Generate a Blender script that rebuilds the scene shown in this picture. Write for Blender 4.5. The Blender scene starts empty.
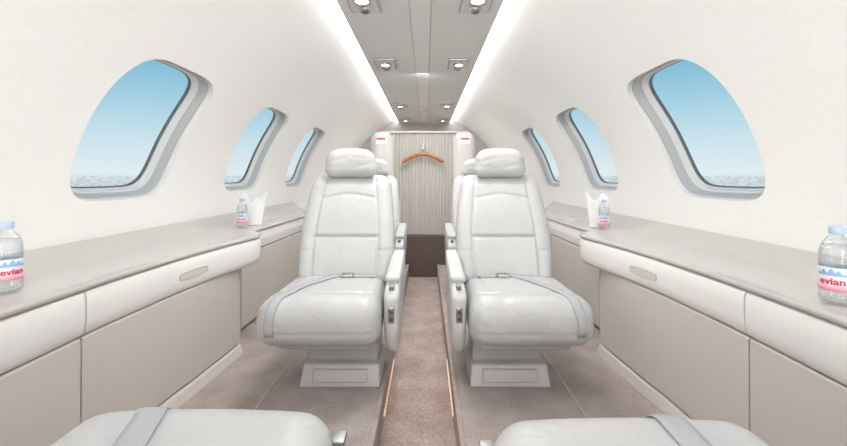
import bpy, bmesh, math, random
from math import sin, cos, pi, radians, exp
from mathutils import Vector, Matrix
from mathutils.bvhtree import BVHTree
random.seed(3)
C = bpy.context.scene.collection
scene = bpy.context.scene
scene.view_settings.view_transform = 'Standard'
scene.view_settings.look = 'None'
scene.view_settings.exposure = 0.0

# ---------------------------------------------------------------- materials
def srgb(r, g, b):
    def f(c):
        c /= 255.0
        return c/12.92 if c <= .04045 else ((c+.055)/1.055)**2.4
    return (f(r), f(g), f(b), 1)

def mat(name, col, rough=.5, metal=0, bump=0, bscale=100, col2=None, cscale=30, emis=None, estr=0, coat=0, spec=.5, detail=4, distort=0, bdist=.01):
    m = bpy.data.materials.new(name); m.use_nodes = True
    nt = m.node_tree; b = nt.nodes['Principled BSDF']
    b.inputs['Base Color'].default_value = col
    b.inputs['Roughness'].default_value = rough
    b.inputs['Metallic'].default_value = metal
    b.inputs['Specular IOR Level'].default_value = spec
    b.inputs['Coat Weight'].default_value = coat
    b.inputs['Coat Roughness'].default_value = .15
    tc = nt.nodes.new('ShaderNodeTexCoord')
    if emis:
        b.inputs['Emission Color'].default_value = emis
        b.inputs['Emission Strength'].default_value = estr
    if col2:
        n = nt.nodes.new('ShaderNodeTexNoise'); n.inputs['Scale'].default_value = cscale; n.inputs['Detail'].default_value = detail
        n.inputs['Roughness'].default_value = .7
        nt.links.new(tc.outputs['Object'], n.inputs['Vector'])
        r = nt.nodes.new('ShaderNodeValToRGB'); r.color_ramp.elements[0].position = .36; r.color_ramp.elements[1].position = .64
        r.color_ramp.elements[0].color = col; r.color_ramp.elements[1].color = col2
        nt.links.new(n.outputs['Fac'], r.inputs['Fac']); nt.links.new(r.outputs['Color'], b.inputs['Base Color'])
    if bump:
        n = nt.nodes.new('ShaderNodeTexNoise'); n.inputs['Scale'].default_value = bscale; n.inputs['Detail'].default_value = 5
        n.inputs['Distortion'].default_value = distort
        nt.links.new(tc.outputs['Object'], n.inputs['Vector'])
        bp = nt.nodes.new('ShaderNodeBump'); bp.inputs['Strength'].default_value = bump; bp.inputs['Distance'].default_value = bdist
        nt.links.new(n.outputs['Fac'], bp.inputs['Height']); nt.links.new(bp.outputs['Normal'], b.inputs['Normal'])
    return m

def carpet(name, a, b_, c):
    """fine pile: broad brushed tone variation times a fine fleck"""
    m = mat(name, a, .95, bump=.8, bscale=500, spec=.1)
    nt = m.node_tree; bs = nt.nodes['Principled BSDF']; tc = nt.nodes.new('ShaderNodeTexCoord')
    n1 = nt.nodes.new('ShaderNodeTexNoise'); n1.inputs['Scale'].default_value = 7; n1.inputs['Detail'].default_value = 5
    n2 = nt.nodes.new('ShaderNodeTexNoise'); n2.inputs['Scale'].default_value = 170; n2.inputs['Detail'].default_value = 6
    for n in (n1, n2): nt.links.new(tc.outputs['Object'], n.inputs['Vector'])
    r1 = nt.nodes.new('ShaderNodeValToRGB'); r1.color_ramp.elements[0].position = .35; r1.color_ramp.elements[1].position = .65
    r1.color_ramp.elements[0].color = a; r1.color_ramp.elements[1].color = b_
    r2 = nt.nodes.new('ShaderNodeValToRGB'); r2.color_ramp.elements[0].position = .36; r2.color_ramp.elements[1].position = .64
    r2.color_ramp.elements[0].color = c; r2.color_ramp.elements[1].color = (1, 1, 1, 1)
    nt.links.new(n1.outputs['Fac'], r1.inputs['Fac']); nt.links.new(n2.outputs['Fac'], r2.inputs['Fac'])
    mx = nt.nodes.new('ShaderNodeMix'); mx.data_type = 'RGBA'; mx.blend_type = 'MULTIPLY'; mx.inputs['Factor'].default_value = 1
    nt.links.new(r1.outputs[0], mx.inputs['A']); nt.links.new(r2.outputs[0], mx.inputs['B'])
    nt.links.new(mx.outputs['Result'], bs.inputs['Base Color'])
    return m

M_wall = mat('wall_fabric', srgb(243, 242, 240), .75, bump=.08, bscale=260, col2=srgb(240, 239, 236), cscale=60)
M_trim = mat('window_trim', srgb(218, 217, 215), .4)
M_trim2 = mat('window_grey_trim', srgb(178, 177, 175), .35)
M_seal = mat('window_seal', srgb(104, 106, 108), .4)
M_ceil = mat('ceiling_panel', srgb(216, 213, 211), .35)
M_ceil2 = mat('ceiling_center', srgb(224, 221, 219), .35)
M_leather = mat('leather', srgb(193, 193, 193), .36, bump=.38, bscale=10, distort=2.4, col2=srgb(187, 187, 187), cscale=5, bdist=.008)
M_leather2 = mat('leather_headrest', srgb(187, 187, 187), .40, bump=.4, bscale=9, distort=2.0, bdist=.008)
M_plastic = mat('seat_shell', srgb(204, 204, 204), .32)
M_base = mat('pedestal', srgb(190, 190, 190), .35)
M_basei = mat('pedestal_inset', srgb(176, 176, 176), .35)
M_belt = mat('belt_webbing', srgb(178, 180, 183), .6, bump=.3, bscale=400)
M_metal = mat('brushed_metal', srgb(175, 175, 175), .28, metal=1)
M_dark = mat('dark_plastic', srgb(70, 70, 72), .4)
M_ledge = mat('ledge_laminate', srgb(190, 185, 180), .2, coat=.5)
M_fascia = mat('fascia', srgb(235, 233, 230), .36, coat=.2)
M_panel = mat('lower_panel', srgb(207, 200, 193), .36, col2=srgb(204, 197, 190), cscale=120)
M_gap = mat('cabinet_gap', srgb(140, 131, 123), .6)
M_pull = mat('pull_rim', srgb(176, 170, 164), .4)
M_recess = mat('pull_recess', srgb(206, 201, 196), .5)
M_carpet = carpet('carpet', srgb(200, 187, 181), srgb(222, 211, 206), (.66, .64, .63, 1))
M_carpet2 = carpet('aisle_carpet', srgb(206, 187, 179), srgb(226, 210, 203), (.66, .63, .61, 1))
M_brown = mat('brown_carpet', srgb(108, 92, 87), .95, bump=.8, bscale=300, col2=srgb(124, 108, 102), cscale=90, spec=.1)
M_wood = mat('hanger_wood', srgb(172, 98, 46), .35, col2=srgb(192, 118, 60), cscale=12)
M_white = mat('paper', srgb(250, 250, 251), .7)
M_cap = mat('cap', srgb(186, 202, 224), .35)
M_red = mat('red_print', srgb(214, 84, 92), .5)
M_redt = mat('red_text', srgb(222, 40, 84), .5)
M_blue = mat('mountain_blue', srgb(150, 180, 220), .5)
M_glow = mat('cove_light', (1, 1, 1, 1), emis=(1, .99, .97, 1), estr=11)
M_bulb = mat('bulb', (1, 1, 1, 1), emis=(1, .95, .85, 1), estr=25)
M_orange = mat('aisle_led', (1, .8, .65, 1), emis=(1, .45, .2, 1), estr=.12)
M_part = mat('partition', srgb(222, 220, 217), .5)
M_door = mat('pleated_fabric', srgb(208, 203, 196), .8)

def clear_mat(name, tint, gl, mul=1.0):
    m = bpy.data.materials.new(name); m.use_nodes = True; nt = m.node_tree
    nt.nodes.remove(nt.nodes['Principled BSDF'])
    o = nt.nodes['Material Output']
    t = nt.nodes.new('ShaderNodeBsdfTransparent'); t.inputs[0].default_value = tint
    g = nt.nodes.new('ShaderNodeBsdfGlossy'); g.inputs['Roughness'].default_value = .05
    mx = nt.nodes.new('ShaderNodeMixShader')
    lw = nt.nodes.new('ShaderNodeLayerWeight'); lw.inputs[0].default_value = gl
    mm = nt.nodes.new('ShaderNodeMath'); mm.operation = 'MULTIPLY'; mm.inputs[1].default_value = mul
    nt.links.new(lw.outputs['Facing'], mm.inputs[0])
    nt.links.new(mm.outputs[0], mx.inputs[0]); nt.links.new(t.outputs[0], mx.inputs[1]); nt.links.new(g.outputs[0], mx.inputs[2])
    nt.links.new(mx.outputs[0], o.inputs[0])
    return m
M_glass = clear_mat('window_glass', (.98, .99, 1, 1), .02)
M_pet = clear_mat('clear_bottle_plastic', (.965, .98, .99, 1), .35, .6)

def label_mat():
    m = bpy.data.materials.new('bottle_label'); m.use_nodes = True; nt = m.node_tree
    b = nt.nodes['Principled BSDF']; b.inputs['Roughness'].default_value = .4
    tc = nt.nodes.new('ShaderNodeTexCoord'); sx = nt.nodes.new('ShaderNodeSeparateXYZ')
    nt.links.new(tc.outputs['Generated'], sx.inputs[0])
    r = nt.nodes.new('ShaderNodeValToRGB'); e = r.color_ramp.elements
    e[0].position = .0; e[0].color = srgb(232, 110, 145); e[1].position = .12; e[1].color = srgb(240, 170, 190)
    for p, c in ((.24, srgb(246, 222, 230)), (.55, srgb(240, 232, 240)), (.75, srgb(214, 224, 242)), (1.0, srgb(236, 242, 248))):
        k = e.new(p); k.color = c
    nt.links.new(sx.outputs['Z'], r.inputs[0]); nt.links.new(r.outputs[0], b.inputs['Base Color'])
    return m
M_label = label_mat()

# ---------------------------------------------------------------- mesh helpers
def link(o, parent=None, loc=(0, 0, 0)):
    C.objects.link(o); o.location = loc
    if parent: o.parent = parent
    return o

def mk(name, vs, fs, m, parent=None, loc=(0, 0, 0), smooth=True, weld=False, recalc=True):
    me = bpy.data.meshes.new(name)
    me.from_pydata([tuple(v) for v in vs], [], fs)
    bm = bmesh.new(); bm.from_mesh(me)
    if weld: bmesh.ops.remove_doubles(bm, verts=bm.verts, dist=1e-5)
    if recalc: bmesh.ops.recalc_face_normals(bm, faces=bm.faces)
    bm.to_mesh(me); bm.free()
    for p in me.polygons: p.use_smooth = smooth
    me.materials.append(m)
    return link(bpy.data.objects.new(name, me), parent, loc)

def empty(name, loc, rotz=0):
    o = bpy.data.objects.new(name, None); o.empty_display_size = .1
    link(o, None, loc); o.rotation_euler = (0, 0, rotz)
    return o

def rbox(name, lo, hi, r, m, step=.02, fn=None, parent=None, loc=(0, 0, 0)):
    lo = Vector(lo); hi = Vector(hi); c = (lo+hi)/2; h = (hi-lo)/2
    r = min(r, min(h)*.999)
    inner = Vector([h[i]-r for i in range(3)])
    def coords(i):
        k = 6
        a = [-h[i] + r*(1-cos(pi/2*j/k))*1.0 for j in range(k)] if r > 1e-4 else []
        n = max(1, int(math.ceil(2*inner[i]/step)))
        mid = [-inner[i] + 2*inner[i]*j/n for j in range(n+1)]
        return a + mid + [-x for x in reversed(a)]
    cs = [coords(i) for i in range(3)]
    vs = []; fs = []
    for ax in range(3):
        u, v = (ax+1) % 3, (ax+2) % 3
        for sg in (-1, 1):
            base = len(vs); nu, nv = len(cs[u]), len(cs[v])
            for a in cs[u]:
                for b in cs[v]:
                    p = Vector((0, 0, 0)); p[ax] = sg*h[ax]; p[u] = a; p[v] = b
                    q = Vector([max(-inner[i], min(inner[i], p[i])) for i in range(3)])
                    d = p-q
                    if d.length > 1e-9:
                        d = d.normalized()*r
                    vs.append(q+d+c)
            for i in range(nu-1):
                for j in range(nv-1):
                    a0 = base+i*nv+j
                    f = (a0, a0+nv, a0+nv+1, a0+1)
                    fs.append(f if sg > 0 else f[::-1])
    if fn: vs = [fn(Vector(v)) for v in vs]
    return mk(name, vs, fs, m, parent, loc, True, True)

def box(name, lo, hi, m, parent=None, bev=.0, loc=(0, 0, 0)):
    x0, y0, z0 = lo; x1, y1, z1 = hi
    vs = [(x0, y0, z0), (x1, y0, z0), (x1, y1, z0), (x0, y1, z0), (x0, y0, z1), (x1, y0, z1), (x1, y1, z1), (x0, y1, z1)]
    fs = [(0, 3, 2, 1), (4, 5, 6, 7), (0, 1, 5, 4), (1, 2, 6, 5), (2, 3, 7, 6), (3, 0, 4, 7)]
    o = mk(name, vs, fs, m, parent, loc, False)
    if bev:
        b = o.modifiers.new('bevel', 'BEVEL'); b.width = bev; b.segments = 5
    return o

def lathe(name, prof, m, seg=32, parent=None, loc=(0, 0, 0), rot=None):
    vs = []; fs = []
    for r, z in prof:
        for k in range(seg):
            t = 2*pi*k/seg; vs.append((r*cos(t), r*sin(t), z))
    for i in range(len(prof)-1):
        for k in range(seg):
            fs.append((i*seg+k, i*seg+(k+1) % seg, (i+1)*seg+(k+1) % seg, (i+1)*seg+k))
    o = mk(name, vs, fs, m, parent, loc, True, True)
    if rot: o.rotation_euler = rot
    return o

def sweep(name, pts, rad, m, seg=10, parent=None, loc=(0, 0, 0), up=Vector((0, 1, 0))):
    pts = [Vector(p) for p in pts]; vs = []; fs = []
    n = len(pts)
    for i, p in enumerate(pts):
        t = (pts[min(i+1, n-1)]-pts[max(i-1, 0)]).normalized()
        a = up; b = t.cross(a).normalized()
        ra, rb = rad[i] if isinstance(rad, list) else rad
        for k in range(seg):
            w = 2*pi*k/seg; vs.append(p + a*ra*cos(w) + b*rb*sin(w))
    for i in range(n-1):
        for k in range(seg):
            fs.append((i*seg+k, i*seg+(k+1) % seg, (i+1)*seg+(k+1) % seg, (i+1)*seg+k))
    fs.append(tuple(range(seg))); fs.append(tuple(range((n-1)*seg, n*seg)))
    return mk(name, vs, fs, m, parent, loc)

def kind(o): o["kind"] = "structure"; return o
def tag(o, label, cat, group=None):
    o["label"] = label; o["category"] = cat
    if group: o["group"] = group
    return o

# ---------------------------------------------------------------- shell
R = 1.3; ZC = .57; Y0, Y1 = -1.2, 6.5
WIN = [.59, 1.71, 2.83, 3.95]; HALF = .56
PC = radians(23); PH = radians(31)
def cyl(s, y, phi, r=R): return Vector((s*r*cos(phi), y, ZC+r*sin(phi)))
A, B = .268, .318
def se(t, k=1.0):
    # rounded, slanting four-sided opening: flat sill, upright far side, rounder forward crown
    up, far = sin(t) >= 0, cos(t) >= 0
    NE = (5.2 if far else 3.2) if up else (5.6 if far else 5.2)
    r = (abs(cos(t)/A)**NE+abs(sin(t)/B)**NE)**(-1/NE)
    u, v = r*cos(t), r*sin(t)
    w = v/B
    if u < 0: u *= .94-.05*w-.13*max(0, w)**1.2
    else: u *= 1.26+.22*w
    return u*(1-(1-k)*1.1), v*k
def wall_side(s, name):
    vs = []; fs = []
    def grid(ya, yb, pa, pb, ny, npn):
        b = len(vs)
        for i in range(ny+1):
            for j in range(npn+1):
                vs.append(cyl(s, ya+(yb-ya)*i/ny, pa+(pb-pa)*j/npn))
        for i in range(ny):
            for j in range(npn):
                a = b+i*(npn+1)+j; fs.append((a, a+npn+1, a+npn+2, a+1))
    lo, hi = PC-PH, PC+PH
    grid(Y0, Y1, radians(-26), lo, 1, 6)
    grid(Y0, Y1, hi, radians(75), 1, 10)
    grid(Y0, WIN[0]-HALF, lo, hi, 1, 30)
    grid(WIN[-1]+HALF, Y1, lo, hi, 1, 30)
    hv = PH*R
    ts = sorted(set([2*pi*k/120 for k in range(120)]+[math.atan2(b, a) % (2*pi) for a in (HALF, -HALF) for b in (hv, -hv)]))
    NR = 9
    for yc in WIN:
        b = len(vs); n = len(ts)
        for k in range(NR+1):
            f = k/NR
            for t in ts:
                e = se(t); rr = min(HALF/max(1e-9, abs(cos(t))), hv/max(1e-9, abs(sin(t))))
                u = e[0]*(1-f)+rr*cos(t)*f; v = e[1]*(1-f)+rr*sin(t)*f
                vs.append(cyl(s, yc+u, PC+v/R))
        for k in range(NR):
            for i in range(n):
                fs.append((b+k*n+i, b+k*n+(i+1) % n, b+(k+1)*n+(i+1) % n, b+(k+1)*n+i))
    o = mk(name, vs, fs, M_wall, weld=True)
    kind(o)
wall_side(-1, 'wall_left'); wall_side(1, 'wall_right')

def window(s, yc, idx):
    ts = [2*pi*k/120 for k in range(120)]; n = len(ts)
    def rings(name, prof, m, parent=None):
        vs = []; fs = []
        for k, r in prof:
            for t in ts:
                e = se(t, k); vs.append(cyl(s, yc+e[0], PC+e[1]/R, r))
        for j in range(len(prof)-1):
            for i in range(n):
                fs.append((j*n+i, j*n+(i+1) % n, (j+1)*n+(i+1) % n, (j+1)*n+i))
        o = mk(name, vs, fs, m, parent)
        md = o.modifiers.new('es', 'EDGE_SPLIT'); md.split_angle = radians(30)
        return o
    w = rings(f'window_{idx}', [(1.002, 1.2995), (.996, 1.301), (.990, 1.306), (.985, 1.322)], M_trim)
    kind(w)
    rings('window_frame', [(.985, 1.322), (.962, 1.324), (.940, 1.356), (.932, 1.357)], M_trim2, w)
    rings('window_reveal', [(.932, 1.357), (.915, 1.359), (.898, 1.384), (.890, 1.385)], M_trim, w)
    rings('window_seal', [(.890, 1.385), (.881, 1.386), (.877, 1.389), (.877, 1.40)], M_seal, w)
    vs = []; fs = []
    vs.append(cyl(s, yc, PC, 1.394))
    NR = 6
    for k in range(1, NR+1):
        for t in ts:
            e = se(t, .879); vs.append(cyl(s, yc+e[0]*k/NR, PC+e[1]*k/NR/R, 1.394))
    for i in range(n): fs.append((0, 1+i, 1+(i+1) % n))
    for k in range(NR-1):
        for i in range(n):
            fs.append((1+k*n+i, 1+k*n+(i+1) % n, 1+(k+1)*n+(i+1) % n, 1+(k+1)*n+i))
    mk('window_pane', vs, fs, M_glass, w)
i = 1
for s in (-1, 1):
    for yc in WIN:
        window(s, yc, i); i += 1

# floor with dropped aisle
AX = .142; AZ = -.12; AYE = 3.96
vs = []; fs = []
def quad(a, b, c, d):
    n = len(vs); vs.extend([a, b, c, d]); fs.append((n, n+1, n+2, n+3))
for s in (-1, 1):
    quad((s*AX, Y0, 0), (s*1.17, Y0, 0), (s*1.17, Y1, 0), (s*AX, Y1, 0))
    quad((s*AX, Y0, 0), (s*AX, Y1, 0), (s*AX, Y1, AZ), (s*AX, Y0, AZ))
kind(mk('floor', vs, fs, M_carpet, smooth=False))
vs = []; fs = []
quad((-AX, Y0, AZ), (AX, Y0, AZ), (AX, Y1, AZ), (-AX, Y1, AZ))
kind(mk('floor_aisle', vs, fs, M_carpet2, smooth=False))
k = 1
M_rail = mat('rail_trim', srgb(188, 176, 170), .8)
for s in (-1, 1):
    kind(box(f'trim_{k}', (s*.61-.004, .3, 0), (s*.61+.004, 4.0, .003), M_rail, bev=.001)); k += 1
    kind(box(f'trim_{k}', (s*(AX+.008)-.010, Y0, -.001), (s*(AX+.008)+.010, AYE, .006), M_carpet2, bev=.003)); k += 1
    kind(box(f'trim_{k}', (s*(AX-.004)-.003, 1.60, -.092), (s*(AX-.004)+.003, 2.1, -.085), M_orange)); k += 1
kind(box('floor_sill', (-.36, AYE, AZ), (.36, Y1, .29), M_brown, bev=.01))

def disk(name, y, m):
    vs = []; N = 60
    for i in range(N+1):
        p = radians(-26)+(pi+radians(52))*i/N
        vs.append((1.31*cos(p), y, ZC+1.31*sin(p)))
    vs.append((-1.17, y, -.13)); vs.append((1.17, y, -.13))
    return kind(mk(name, vs, [tuple(range(len(vs)))], m, smooth=False))
disk('wall_back', Y1, mat('end_wall', srgb(176, 172, 168), .6)); disk('wall_front', Y0, M_wall)

# ceiling
PX = .41; PZ = 1.745
vs = []; fs = []
prof = [(-PX, PZ+.05), (-PX-.008, PZ+.05), (-PX-.010, PZ+.006), (-PX-.004, PZ), (-.06, PZ), (-.055, PZ+.006), (.055, PZ+.006), (.06, PZ), (PX+.004, PZ), (PX+.010, PZ+.006), (PX+.008, PZ+.05), (PX, PZ+.05)]
for x, z in prof:
    vs.append((x, Y0, z)); vs.append((x, Y1, z))
for i in range(len(prof)-1): fs.append((2*i, 2*i+1, 2*i+3, 2*i+2))
b = len(vs)
vs += [(-.45, Y0, 1.84), (-.45, Y1, 1.84), (.45, Y1, 1.84), (.45, Y0, 1.84)]; fs.append((b, b+1, b+2, b+3))
kind(mk('ceiling', vs, fs, M_ceil, smooth=False, recalc=False))
kind(box('trim_7', (-.052, 1.2, PZ+.0), (.052, Y1, PZ+.012), M_ceil2, bev=.002))
for s, k in ((-1, 8), (1, 9)):
    kind(box(f'trim_{k}', (s*.425-.006, Y0+.02, PZ+.008), (s*.425+.006, Y1-.02, PZ+.040), M_glow))

def psu(x, y):
    e = tag(empty('ceiling_light', (x, y, PZ)), 'chrome-rimmed reading light unit with air nozzle in the ceiling panel', 'ceiling light', 'reading lights along the ceiling')
    rbox('bezel', (-.082, -.125, -.016), (.082, .125, .004), .010, M_metal, .03, None, e)
    rbox('inset', (-.068, -.110, -.019), (.068, .110, -.002), .005, M_plastic, .03, None, e)
    lathe('lamp_ring', [(.044, -.016), (.046, -.030), (.036, -.034), (.032, -.024)], M_metal, 24, e, (0, -.045, 0))
    lathe('bulb', [(.032, -.024), (.024, -.030), (0.0001, -.032)], M_bulb, 24, e, (0, -.045, 0))
    lathe('air_nozzle', [(.030, -.016), (.030, -.030), (.018, -.040), (.012, -.028), (.0001, -.028)], M_metal, 24, e, (0, .055, 0))
for y in (1.98, 3.08, 4.86, 6.1):
    for s in (-1, 1): psu(s*.28, y)
e = tag(empty('smoke_detector', (0, 5.2, PZ)), 'small round white detector on the ceiling panel', 'detector')
lathe('detector_body', [(.05, .004), (.05, -.012), (.03, -.03), (.0001, -.032)], M_plastic, 24, e)

# ---------------------------------------------------------------- side furniture
def sm(x): x = max(0, min(1, x)); return x*x*(3-2*x)
def xe(y):
    pts = [(-1.2, .86), (.5, .885), (.9, .905), (1.2, .915), (1.5, .905), (1.75, .880), (1.95, .845), (2.1, .812), (2.25, .80), (3, .80)]
    for (a, p), (b_, q) in zip(pts, pts[1:]):
        if a <= y <= b_:
            t = (y-a)/(b_-a); return p+(q-p)*t
    return .80
def ys(a, b, n=24): return [a+(b-a)*i/n for i in range(n+1)]
def loft(name, s, yl, prof, m, parent=None, edge=xe, bev=0, smooth=False):
    vs = []; fs = []; n = len(prof)
    for y in yl:
        ex = edge(y)
        for dx, z in prof: vs.append((s*(ex+dx), y, z))
    for i in range(len(yl)-1):
        for j in range(n):
            fs.append((i*n+j, i*n+(j+1) % n, (i+1)*n+(j+1) % n, (i+1)*n+j))
    fs.append(tuple(range(n))); fs.append(tuple(range((len(yl)-1)*n, len(yl)*n)))
    o = mk(name, vs, fs, m, parent, smooth=smooth)
    if bev:
        b = o.modifiers.new('bevel', 'BEVEL'); b.width = bev; b.segments = 3; b.limit_method = 'ANGLE'; b.angle_limit = radians(40)
    if smooth:
        md = o.modifiers.new('es', 'EDGE_SPLIT'); md.split_angle = radians(35)
    return o

LZ = .575; LT = .020
def cosy(a, b, n): return [a+(b-a)*sin(pi/2*i/n) for i in range(n+1)]
def ledge(s, yend, y0, edgef, name, lab, zt=LZ):
    yl = ys(y0, yend-.21, 30)+cosy(yend-.20, yend, 26); vs = []; fs = []
    rows = []
    for y in yl:
        ex = edgef(y)
        xw = math.sqrt(R*R-(.625-ZC)**2)-.004
        prof = [(ex+.03, zt-LT), (ex+.006, zt-LT), (ex, zt-LT+.006), (ex, zt-.008), (ex+.004, zt-.002), (ex+.012, zt)]
        for i in range(1, 13):
            t = i/12; x = ex+.012+(xw-ex-.012)*t
            z = zt+(.625-zt)*max(0, (x-1.18)/(xw-1.18))**1.6 if x > 1.18 else zt
            prof.append((x, z))
        prof.append((xw, zt-LT))
        rows.append([(s*x, y, z) for x, z in prof])
    n = len(rows[0])
    for r_ in rows: vs += r_
    for i in range(len(rows)-1):
        for j in range(n):
            fs.append((i*n+j, i*n+(j+1) % n, (i+1)*n+(j+1) % n, (i+1)*n+j))
    fs.append(tuple(range(n))); fs.append(tuple(range((len(rows)-1)*n, len(rows)*n)))
    o = mk(name, vs, fs, M_ledge, smooth=True)
    m = o.modifiers.new('es', 'EDGE_SPLIT'); m.split_angle = radians(50)
    tag(o, lab, 'ledge', 'side ledges')
    return o
def front_edge(y):
    x = xe(y)
    if y > 1.99:
        t = min(1, (y-1.99)/.24); x = x+(1.03-x)*(1-math.sqrt(max(0, 1-t*t)))
    return x
RE = lambda y: 1.0-.02*max(0, y-2.3)
LR = .555
for s in (-1, 1):
    ledge(s, 2.23, -1.0, front_edge, 'side_ledge', 'long glossy taupe laminate side ledge with rounded end')
    ledge(s, 3.98, 2.235, RE, 'side_ledge', 'narrower taupe side ledge behind the seat', LR)

def cabinet(s, ya, yb, handle_y, lab, end=False):
    yc = (ya+yb)/2
    root = tag(empty('side_cabinet', (s*1.0, yc, 0)), lab, 'cabinet', 'built-in side cabinets')
    def fix(o):
        for v in o.data.vertices: v.co -= Vector((s*1.0, yc, 0))
        return o
    def pe(y):
        x = xe(y)
        if end:
            if y > 1.6: x = max(x, .892-.017*sm((y-1.6)/.35))
            if y > 1.96: x += .12*(1-math.sqrt(max(0, 1-((y-1.96)/.10)**2)))
        return x
    ylf = ys(ya+.003, yb-.003, 24) if not end else ys(ya+.003, 1.985, 24)+cosy(1.99, 2.228, 24)
    body_b = yb if not end else 1.95
    fix(loft('body', s, ys(ya, body_b), [(.035, 0), (.23, 0), (.29, .30), (.29, .545), (.035, .545)], M_gap, root, edge=pe))
    if end:
        fix(loft('side_panel', s, ys(1.95, 2.23), [(.004, 0), (.13, 0), (.18, .30), (.18, .545), (.004, .545)], M_panel, root, edge=RE))
    fe = front_edge if end else xe
    zt, zb_ = LZ-LT-.003, .428
    fp = [(.012, zt), (.006, zt-.003), (.002, zt-.012), (.001, zt-.05), (.002, zt-.085), (.005, zb_+.016), (.010, zb_+.006), (.017, zb_), (.10 if end else .045, zb_), (.10 if end else .045, zt)]
    fix(loft('drawer_front', s, ylf, fp, M_fascia, root, edge=fe, smooth=True))
    pend = (yb-.003) if not end else 2.06
    pl = ys(ya+.003, pend-.1, 30)+cosy(pend-.095, pend, 14)
    fix(loft('door', s, pl, [(.018, .424), (.014, .418), (.016, .056), (.022, .050), (.045, .050), (.045, .424)], M_panel, root, edge=pe, bev=.004))
    fix(loft('plinth', s, pl, [(.020, .046), (.012, .036), (.0, .0), (.045, 0), (.045, .046)], M_panel, root, edge=pe, bev=.003))
    if handle_y:
        hx = xe(handle_y)-1.0+.0018
        ang = math.atan2((xe(handle_y+.08)-xe(handle_y-.08))*s, .16)
        def oval(name, a, b_, th, m, parent, loc):
            vs = []; fs = []; n = 48
            for k in range(n):
                t = 2*pi*k/n; cy, cz = cos(t), sin(t)
                yy = a*(1 if cy > 0 else -1)*min(1, abs(cy)*1.5)**.9+b_*cy; zz = b_*cz
                vs += [(-th, yy, zz), (th, yy, zz)]
            for k in range(n): fs.append((2*k, 2*((k+1) % n), 2*((k+1) % n)+1, 2*k+1))
            fs.append(tuple(range(0, 2*n, 2))); fs.append(tuple(range(1, 2*n, 2)))
            return mk(name, vs, fs, m, parent, loc, smooth=False)
        h = oval('handle', .068, .016, .0016, M_pull, root, (s*hx, handle_y-yc, .486))
        h.rotation_euler = (0, 0, -ang)
        oval('handle_recess', .066, .0125, .0012, M_recess, h, (-s*.0012, 0, -.001))
    return root
for s in (-1, 1):
    cabinet(s, -.95, .25, None, 'light taupe side cabinet with cream drawer front')
    cabinet(s, .25, 1.11, None, 'light taupe side cabinet with cream drawer front')
    cabinet(s, 1.11, 2.06, 1.60, 'light taupe side cabinet with cream drawer front and recessed pull', end=True)
    root = tag(empty('side_cabinet', (s*1.05, 3.0, 0)), 'taupe side cabinet beside the armchairs', 'cabinet', 'built-in side cabinets')
    def fx(o):
        for v in o.data.vertices: v.co -= Vector((s*1.05, 3.0, 0))
    zt = LR-LT
    o = loft('body', s, ys(2.24, 3.98), [(.03, 0), (.16, 0), (.22, .30), (.22, zt-.003), (.03, zt-.003)], M_gap, root, edge=RE); fx(o)
    o = loft('drawer_front', s, ys(2.24, 3.97), [(.010, zt-.003), (.004, .48), (.010, .432), (.028, .430), (.028, zt-.003)], M_fascia, root, edge=RE, bev=.003); fx(o)
    for a, b_ in ((2.24, 3.05), (3.06, 3.97)):
        o = loft('door', s, ys(a, b_), [(.002, .424), (.002, .02), (.028, .02), (.028, .424)], M_panel, root, edge=RE, bev=.004); fx(o)

# ---------------------------------------------------------------- seats
def g(x, w): return exp(-(x/w)**2)
def catmull(P, n):
    P = [Vector(p) for p in P]; P = [P[0]*2-P[1]]+P+[P[-1]*2-P[-2]]; out = []
    for i in range(1, len(P)-2):
        for j in range(n):
            t = j/n; a, b, c, d = P[i-1:i+3]
            out.append(.5*((2*b)+(c-a)*t+(2*a-5*b+4*c-d)*t*t+(3*b-a-3*c+d)*t**3))
    out.append(P[-2]); return out
def strap(name, bvh, ctrl, width, m, parent, n=8, off=.004):
    """webbing laid on the cushion surface along 3-D control points"""
    pts = []; nrm = []
    for p in catmull(ctrl, n):
        hit = bvh.find_nearest(p)
        nn = hit[1] if hit[1].dot(p-hit[0]) >= 0 else -hit[1]
        pts.append(hit[0]); nrm.append(nn)
    K = 5; vs = []; fs = []; N = len(pts)
    for i in range(N):
        t = (pts[min(i+1, N-1)]-pts[max(i-1, 0)]).normalized()
        a = Vector((0, 0, 0))
        for j in range(max(0, i-2), min(N, i+3)): a += nrm[j]
        w_ = t.cross(a.normalized()).normalized()
        for k in range(K):
            q = pts[i]+w_*width*(k/(K-1)-.5)+a.normalized()*.02
            h = bvh.find_nearest(q); d = (q-h[0]).normalized()
            vs.append(h[0]+d*off)
    for i in range(N-1):
        for k in range(K-1):
            a = i*K+k; fs.append((a, a+1, a+K+1, a+K))
    o = mk(name, vs, fs, m, parent)
    so = o.modifiers.new('solid', 'SOLIDIFY'); so.thickness = .003; so.offset = 0
    return o

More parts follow.
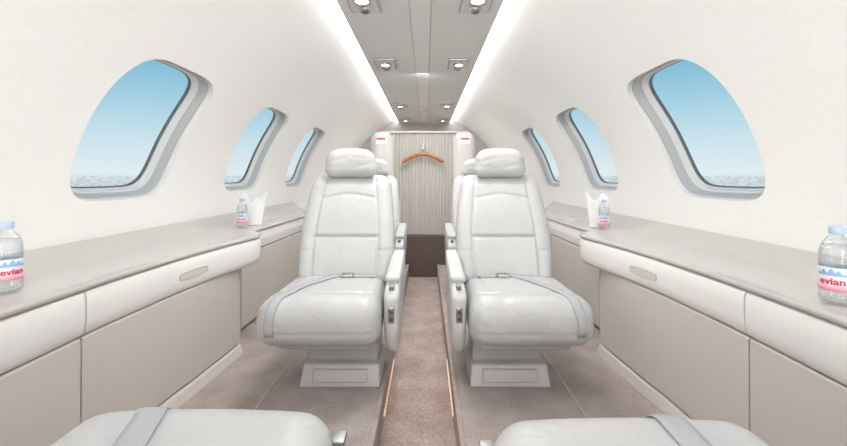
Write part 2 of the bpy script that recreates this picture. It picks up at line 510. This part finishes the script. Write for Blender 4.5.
def seat(loc, side, rot, depth, label, front=False, belt_x=0, belt_slope=0):
    e = tag(empty('armchair', loc, rot), label, 'armchair', 'leather cabin armchairs')
    yf = -.25; yb = yf+depth
    o_ = -side*.02
    hw = .245 if not front else .272
    fgr = yf+.135
    def fc(v):
        x, y, z = v; t = (y-yf)/depth
        xl = x-o_
        x = o_+xl*(1-.05*t)
        top = sm((z-.29)/.08)
        z += top*(.010*(1-(xl/.25)**2) )
        if not front:
            grooveF = g(y-fgr-.02*(xl/.25)**2, .007)
            gb = g(abs(xl)-.175, .007)*sm((y-fgr)/.02)
            z -= top*.015*grooveF + top*.012*gb
            if y < fgr: z += top*.004*sin(pi*max(0, min(1, (y-yf)/.135)))
            z += top*.004*sm((abs(xl)-.165)/.03)
            if y < fgr: z += .0022*top*sin(xl*60+sin(y*40)*1.5)*sm((abs(xl))/.1)
        low = max(0, (.30-z)/.10)
        if y < yf+.12: y += .040*low*low
        gz = g(z-.325, .006)
        if abs(xl) > .2: x -= math.copysign(.005*gz, xl)
        if y < yf+.05: y += .004*g(z-.27, .006)
        return Vector((x, y, z))
    cush = rbox('seat_cushion', (o_-hw, yf, .186), (o_+hw, yb, .388), .076, M_leather, .007, fc, e)
    bvh = BVHTree.FromPolygons([v.co for v in cush.data.vertices], [p.vertices[:] for p in cush.data.polygons])
    rbox('seat_pan', (o_-.19, yf+.14, .150), (o_+.19, yb-.02, .206), .02, M_base, .05, None, e)
    H = .545; zb = .335
    rec = .29
    def fb(v):
        x, y, z = v; h = z-zb; t = max(0, min(1, h/H))
        w = 1.0
        if t > .40: w = 1-.16*((t-.40)/.60)**1.6
        w *= .95+.05*min(1, t/.3)
        xr = x; x = x*w
        front_ = sm(-y/.05)
        ax = abs(xr)/.235
        y -= .024*ax**3*(1-.6*t)
        seam = .165-.012*t
        y += front_*.010*g(abs(xr)-seam, .0055)
        k = 1-sm((abs(xr)-seam+.008)/.012)
        y += front_*k*(.014*g(h-.235, .0055)+.008*g(h-.435-.012*cos(xr*16), .005))
        y -= front_*k*(.005*sin(pi*max(0, min(1, (h-.05)/.175)))+.006*sin(pi*max(0, min(1, (h-.235)/.2))))
        y += front_*(1-k)*(.005*g(h-.17, .006))
        y += rec*h + .05*t*t
        return Vector((x, y+yb+.03, z))
    rbox('backrest', (-.240, -.07, zb), (.240, .07, zb+H), .058, M_leather, .0065, fb, e)
    def fsb(v):
        t = max(0, (v.z-zb)/H)
        return Vector((v.x*(1-.16*max(0, (t-.40)/.60)**1.6), v.y+yb+.03+rec*(v.z-zb)+.05*t**2, v.z))
    rbox('backrest_shell', (-.222, .045, zb-.02), (.222, .085, zb+H-.03), .018, M_plastic, .03, fsb, e)
    hy = yb+.03+rec*H+.05-.055
    def fh(v):
        x, y, z = v; h = (z-.855)/.165
        ax = abs(x)/.135
        fr_ = 1 if y < 0 else 0
        y += fr_*(.003*g(h-.30-.25*ax*(1 if x > 0 else .4), .05)+.003*g(h-.70+.15*ax*(1 if x < 0 else .3), .05))
        pin = 1-.15*ax**3
        z = .938+(z-.938)*pin+.008*cos(ax*pi/2)
        y *= 1-.25*ax**3
        x *= 1-.12*h
        y -= .018*ax**2
        return Vector((x, y+hy, z))
    rbox('headrest', (-.145, -.052, .860), (.145, .052, 1.018), .051, M_leather2, .0085, fh, e)
    bo = side*.045
    def fp(v):
        k = 1+.05*(1-v.z/.08)**1.5 if v.z < .08 else 1
        return Vector((bo+(v.x-bo)*k, v.y-.03*(1-v.z/.08) if v.y < .05 else v.y, v.z))
    rbox('base', (-.160+bo, -.085, 0), (.160+bo, yb-.08, .085), .010, M_base, .03, fp, e)
    rbox('base_slide', (-.150+bo, -.040, .080), (.150+bo, yb-.10, .172), .008, M_basei, .04, None, e)
    rbox('base_panel', (-.115+bo, -.098, .022), (.115+bo, -.075, .070), .006, M_base, .04,
         lambda v: Vector((v.x, v.y-.024*(1-v.z/.08), v.z)), e)
    ztop = .425 if not front else .33
    ax0, ax1 = side*.229, side*.293
    x0, x1 = min(ax0, ax1), max(ax0, ax1)
    ya, yb2 = yf+.10, yb+.13
    def fa(v):
        x, y, z = v; t = max(0, (y-ya)/(yb2-ya))
        u = (z-.12)/(ztop-.12)
        z += u*.052*t**1.2
        z -= .028*u*(1-sm(t/.20))**1.5
        if t < .35: y += .06*(max(0, .5-u)/.5)**2
        if t < .1: z += .02*(1-u)*(1-t/.1)
        if t > .7: z += (1-u)*.08*((t-.7)/.3)
        xm = (x0+x1)/2
        x = xm+(x-xm)*(.78+.22*sm(u/.6))
        return Vector((x, y, z))
    arm = rbox('armrest', (x0, ya, .12), (x1, yb2, ztop), .0315, M_plastic, .014, fa, e)
    xc = (x0+x1)/2
    if not front:
        rbox('arm_pad', (x0-.001, ya+.07, ztop-.006), (x1+.001, yb2-.03, ztop+.022), .0135, M_leather, .02,
             lambda v: Vector((v.x, v.y, v.z+.052*max(0, (v.y-ya)/(yb2-ya))**1.2)), arm)
        rbox('arm_control', (xc-.013, ya-.003, .280), (xc+.013, ya+.012, .345), .006, M_metal, .03, None, arm)
        rbox('recline_lever', (xc-.011, ya+.02, ztop-.018), (xc+.011, ya+.060, ztop+.004), .004, M_metal, .02, None, arm)
        for zz in (.297, .325):
            rbox('button', (xc-.007, ya-.007, zz-.006), (xc+.007, ya+.002, zz+.006), .003, M_dark, .02, None, arm)
        rbox('arm_inlay', (x0-.002 if side > 0 else x1-.002, ya+.09, .17), (x0+.002 if side > 0 else x1+.002, yb2-.1, .38), .0018, M_base, .05, None, arm)
    if not front:
        S = -side
        ctrl = [(o_-S*.02, yb-.06, .42), (o_+S*.03, yb-.11, .42), (o_+S*.075, yb-.19, .42), (o_+S*.115, yb-.26, .42), (o_+S*.145, yf+.09, .42), (o_+S*.168, yf+.0, .37), (o_+S*.18, yf-.04, .32), (o_+S*.18, yf-.03, .26)]
        b = strap('seat_belt', bvh, ctrl, .042, M_belt, e)
        hit = bvh.ray_cast(Vector((o_+side*.05, yb-.10, 2)), Vector((0, 0, -1)))
        rbox('belt_buckle', (-.030, -.022, 0), (.030, .022, .016), .005, M_metal, .02, None, b, (o_+side*.05, yb-.09, hit[0].z))
        strap('belt_strap', bvh, [(o_+side*.19, yb-.06, .42), (o_+side*.14, yb-.07, .42), (o_+side*.08, yb-.085, .42)], .038, M_belt, b)
    else:
        ctrl = []
        for i in range(9):
            d = (depth-.20)*(1-i/8)
            ctrl.append((belt_x+belt_slope*min(d, .2), yf+d+.005, .45))
        ctrl += [(belt_x, yf-.04, .38), (belt_x, yf-.04, .30)]
        b = strap('seat_belt', bvh, ctrl, .056, M_belt, e, 5)
        rbox('belt_buckle', (-.015, -.018, 0), (.015, .018, .012), .004, M_metal, .02, None, b, (side*.252, yf+.03, .315))
    return e

SY = 1.76
seat((-.372, SY, 0), 1, 0, .47, 'light grey leather cabin armchair with headrest, beside the aisle')
seat((.425, SY, 0), -1, 0, .47, 'light grey leather cabin armchair with headrest, beside the aisle')
seat((-.42, SY+1.2, 0), 1, 0, .47, 'light grey leather cabin armchair standing in the second row')
seat((.475, SY+1.2, 0), -1, 0, .47, 'light grey leather cabin armchair standing in the second row')
seat((-.405, .62, 0), -1, pi, .68, 'light grey leather armchair with grey belt lying across its seat', True, .135, -.3)
seat((.405, .59, 0), 1, pi, .68, 'light grey leather armchair with grey belt lying across its seat', True, -.105, .05)

# ---------------------------------------------------------------- rear closets and folding door
PY = 4.02; PT = 1.335
for s, nm in ((-1, 'left'), (1, 'right')):
    a, b_ = sorted((s*.28, s*.53))
    kind(box('wall_partition_'+nm, (a, PY-.02, 0), (b_, PY+.5, PT), M_part, bev=.09))
for s in (-1, 1):
    e = tag(empty('warning_placard', (s*.42, PY-.024, PT-.10)), 'small white placard with red stripe on the partition', 'sign', 'red striped placards')
    box('placard_board', (-.05, -.004, -.04), (.05, .003, .035), M_white, e, .002)
    box('placard_stripe', (-.044, -.006, .008), (.044, -.003, .026), M_red, e, .001)
vs = []; fs = []; n = 20; xw = .33
pr = [(0, 0), (.42, 0), (.5, 1), (.92, 1), (1, 0)]
row = []
for i in range(n):
    for a, d in pr[:-1]: row.append((-xw+2*xw*(i+a)/n, PY+.002+.026*d))
row.append((xw, PY+.002))
for x, y in row: vs += [(x, y, .292), (x, y, PT-.02)]
for i in range(len(row)-1): fs.append((2*i, 2*i+1, 2*i+3, 2*i+2))
kind(mk('door_1', vs, fs, M_door, smooth=False))
kind(box('trim_10', (-.34, PY-.015, PT-.024), (.34, PY+.035, PT-.006), M_part, bev=.006))
e = tag(empty('coat_hook', (.0, PY-.006, 1.165)), 'small metal coat hook on the pleated door', 'hook')
rbox('hook_plate', (-.014, -.004, -.022), (.014, .004, .03), .003, M_metal, .02, None, e)
sweep('hook_arm', [(0, 0, 0), (0, -.03, -.006), (0, -.048, .0), (0, -.054, .016)], (.004, .004), M_metal, 8, e, up=Vector((1, 0, 0)))
h = tag(empty('coat_hanger', (0, PY-.052, 1.10)), 'orange-brown wooden coat hanger on a hook', 'coat hanger')
pts = []; rad = []
for i in range(33):
    t = -1+2*i/32; pts.append((.205*t, -.004-.012*t*t, -.085*abs(t)**1.6)); rad.append((.013+.013*abs(t)**3, .018-.003*abs(t)))
sweep('hanger_body', pts, rad, M_wood, 12, h)
hk = [(0, 0, .005), (0, 0, .045)]+[(.022*cos(a)-.0, 0, .068+.022*sin(a)) for a in [radians(d) for d in range(-90, 160, 20)]]
sweep('hanger_hook', hk, (.0035, .0035), M_metal, 8, h)

# ---------------------------------------------------------------- bottles
def bottle(loc, face, label='small clear water bottle with pale blue cap on the side ledge'):
    e = tag(empty('water_bottle', loc, face), label, 'bottle', 'water bottles on the side ledges')
    e.scale = (.95, .95, .93)
    prof = [(.0001, .003), (.022, .0), (.029, .003), (.033, .012), (.0335, .02)]
    for i in range(3):
        z = .022+i*.006; prof += [(.0335, z), (.0318, z+.003)]
    prof += [(.0335, .042)]
    for i in range(3):
        z = .098+i*.008; prof += [(.0335, z), (.0322, z+.004)]
    prof += [(.0335, .124), (.0325, .134), (.028, .150), (.020, .162), (.0135, .170), (.0125, .178)]
    lathe('bottle_body', prof, M_pet, 40, e)
    lathe('water', [(.0001, .004), (.028, .006), (.0310, .014), (.0310, .118), (.030, .134), (.026, .148), (.0001, .148)], M_pet, 32, e)
    lathe('bottle_label', [(.0338, .036), (.0342, .037), (.0342, .092), (.0338, .093)], M_label, 48, e)
    cap = [(.0150, .174), (.0155, .175), (.0155, .190), (.0145, .193), (.0001, .193)]
    lathe('cap', cap, M_cap, 28, e)
    vs = []; fs = []; n = 20
    hs = [0, .004, .009, .005, .012, .017, .010, .006, .011, .016, .018, .013, .008, .012, .015, .009, .004, .008, .004, .002, 0]
    for i in range(n+1):
        a = -pi/2+(-.9+1.8*i/n); r_ = .0345
        vs += [(r_*cos(a), r_*sin(a), .073), (r_*cos(a), r_*sin(a), .073+hs[i])]
    for i in range(n): fs.append((2*i, 2*i+2, 2*i+3, 2*i+1))
    mk('label_mountains', vs, fs, M_blue, e, smooth=False)
    cu = bpy.data.curves.new('txt', 'FONT'); cu.body = 'evian'; cu.size = .0235; cu.align_x = 'CENTER'; cu.extrude = .0002; cu.offset = .0005
    to = bpy.data.objects.new('txt', cu); C.objects.link(to)
    bpy.context.view_layer.update()
    dg = bpy.context.evaluated_depsgraph_get()
    me = bpy.data.meshes.new_from_object(to.evaluated_get(dg))
    bpy.data.objects.remove(to)
    bm = bmesh.new(); bm.from_mesh(me)
    bmesh.ops.subdivide_edges(bm, edges=[x for x in bm.edges if x.calc_length() > .004], cuts=2)
    for v in bm.verts:
        a = -pi/2+v.co.x/.0345; r_ = .0352+v.co.z
        v.co = Vector((r_*cos(a), r_*sin(a), .052+v.co.y))
    bm.to_mesh(me); bm.free()
    me.materials.clear(); me.materials.append(M_redt)
    o = bpy.data.objects.new('label_lettering', me); link(o, e)
    return e
def fr(x, y):
    d = Vector((.03-x, -y)); return math.atan2(d.x, -d.y)
BZ = LZ+.001
for (x, y, z, tw) in ((-1.04, 1.02, BZ, .36), (.985, .93, BZ, -.25), (-1.12, 2.50, LR+.001, 0), (1.085, 2.37, LR+.001, 0)):
    bottle((x, y, z), fr(x, y)+tw)

def napkin(loc, rz):
    e = empty('folded_napkin', loc, rz)
    tag(e, 'white folded paper napkin standing beside the bottle', 'napkin', 'napkins on the side ledges')
    vs = []; fs = []; n = 24
    for i in range(n+1):
        t = i/n; a = 2*pi*t
        for k in range(7):
            u = k/6
            rad_ = .040+.028*u+.008*u*sin(a*4)
            top = .17+.035*sin(a*2+.6)+.02*sin(a*5)
            vs.append((rad_*cos(a)*1.15, rad_*sin(a)*.55, top*u))
    for i in range(n):
        for k in range(6):
            a = i*7+k; fs.append((a, a+7, a+8, a+1))
    o = mk('napkin_sheet', vs, fs, M_white, e, smooth=False)
    so = o.modifiers.new('s', 'SOLIDIFY'); so.thickness = .002
napkin((-1.10, 2.63, LR+.003), radians(8)); napkin((1.10, 2.50, LR+.003), radians(188))

# ---------------------------------------------------------------- lights
def area(name, loc, rot, sx, sy, p, col=(1, 1, 1)):
    l = bpy.data.lights.new(name, 'AREA'); l.shape = 'RECTANGLE'; l.size = sx; l.size_y = sy; l.energy = p; l.color = col
    o = bpy.data.objects.new(name, l); C.objects.link(o); o.location = loc; o.rotation_euler = rot
    return o
area('forward_fill', (0, -1.1, 1.0), (radians(90), 0, 0), 1.9, 1.3, 46, (1, .995, .985))  # added fill behind the camera, not a cabin fixture
area('rear_fill', (0, 5.4, 1.70), (0, 0, 0), .5, 1.4, 15)  # added to lift the far end; no fitting stands for it
area('door_fill', (0, 3.35, 1.735), (radians(25), 0, 0), .09, .7, 11)  # added fill tilted at the pleated door to brighten it
area('centre_fill', (0, 1.9, 1.742), (0, 0, 0), .09, 1.4, 7)  # extra overall fill below the panel, no real lamp there
area('aisle_step_light', (-.136, 1.8, -.06), (0, radians(-75), 0), .02, .4, .035, (1, .5, .25))
area('aisle_step_light', (.136, 1.8, -.06), (0, radians(75), 0), .02, .4, .035, (1, .5, .25))
for y in (1.98, 3.08, 4.86):
    for s in (-1, 1):
        l = bpy.data.lights.new('reading_spot', 'SPOT'); l.energy = 16; l.spot_size = radians(130); l.spot_blend = 1; l.shadow_soft_size = .05; l.color = (1, .98, .95)
        o = bpy.data.objects.new('reading_spot', l); C.objects.link(o); o.location = (s*.28, y-.045, PZ-.045)

# world: clear sky paling to a hazy, whitish distant landscape
w = bpy.data.worlds.new('World'); scene.world = w; w.use_nodes = True; nt = w.node_tree
bg = nt.nodes['Background']
tc = nt.nodes.new('ShaderNodeTexCoord'); sx = nt.nodes.new('ShaderNodeSeparateXYZ')
nt.links.new(tc.outputs['Generated'], sx.inputs[0])
r = nt.nodes.new('ShaderNodeValToRGB'); mp = nt.nodes.new('ShaderNodeMapRange')
mp.inputs['From Min'].default_value = -.2; mp.inputs['From Max'].default_value = .5
no = nt.nodes.new('ShaderNodeTexNoise'); no.inputs['Scale'].default_value = 130; no.inputs['Detail'].default_value = 8
mpp = nt.nodes.new('ShaderNodeMapping'); mpp.inputs['Scale'].default_value = (1, 1, 1.4)
nt.links.new(tc.outputs['Generated'], mpp.inputs[0]); nt.links.new(mpp.outputs[0], no.inputs['Vector'])
nt.links.new(sx.outputs['Z'], mp.inputs['Value']); nt.links.new(mp.outputs[0], r.inputs[0])
e = r.color_ramp.elements
e[0].position = 0; e[0].color = srgb(186, 204, 210); e[1].position = 1; e[1].color = srgb(80, 154, 196)
for p, c in ((.24, srgb(204, 217, 222)), (.275, srgb(216, 229, 233)), (.30, srgb(228, 240, 243)), (.40, srgb(204, 229, 238)), (.52, srgb(164, 210, 227)), (.64, srgb(124, 187, 214)), (.8, srgb(98, 170, 204))):
    k = e.new(p); k.color = c
mx = nt.nodes.new('ShaderNodeMix'); mx.data_type = 'RGBA'; mx.blend_type = 'MULTIPLY'
lt = nt.nodes.new('ShaderNodeMath'); lt.operation = 'LESS_THAN'; lt.inputs[1].default_value = .002
nt.links.new(sx.outputs['Z'], lt.inputs[0]); nt.links.new(lt.outputs[0], mx.inputs['Factor'])
r2 = nt.nodes.new('ShaderNodeValToRGB'); r2.color_ramp.elements[0].position = .42; r2.color_ramp.elements[1].position = .60
r2.color_ramp.elements[0].color = (.80, .82, .83, 1)
nt.links.new(no.outputs['Fac'], r2.inputs[0])
nt.links.new(r.outputs[0], mx.inputs['A']); nt.links.new(r2.outputs[0], mx.inputs['B'])
nt.links.new(mx.outputs['Result'], bg.inputs[0]); bg.inputs[1].default_value = 1.0

# ---------------------------------------------------------------- camera
cam = bpy.data.cameras.new('camera'); co = bpy.data.objects.new('camera', cam); C.objects.link(co)
co.location = (.03, 0, .87); co.rotation_euler = (radians(90), 0, 0)
cam.sensor_width = 36; cam.lens = 36*400/847; cam.shift_y = -46/847; cam.shift_x = -.003; cam.clip_start = .02
scene.camera = co
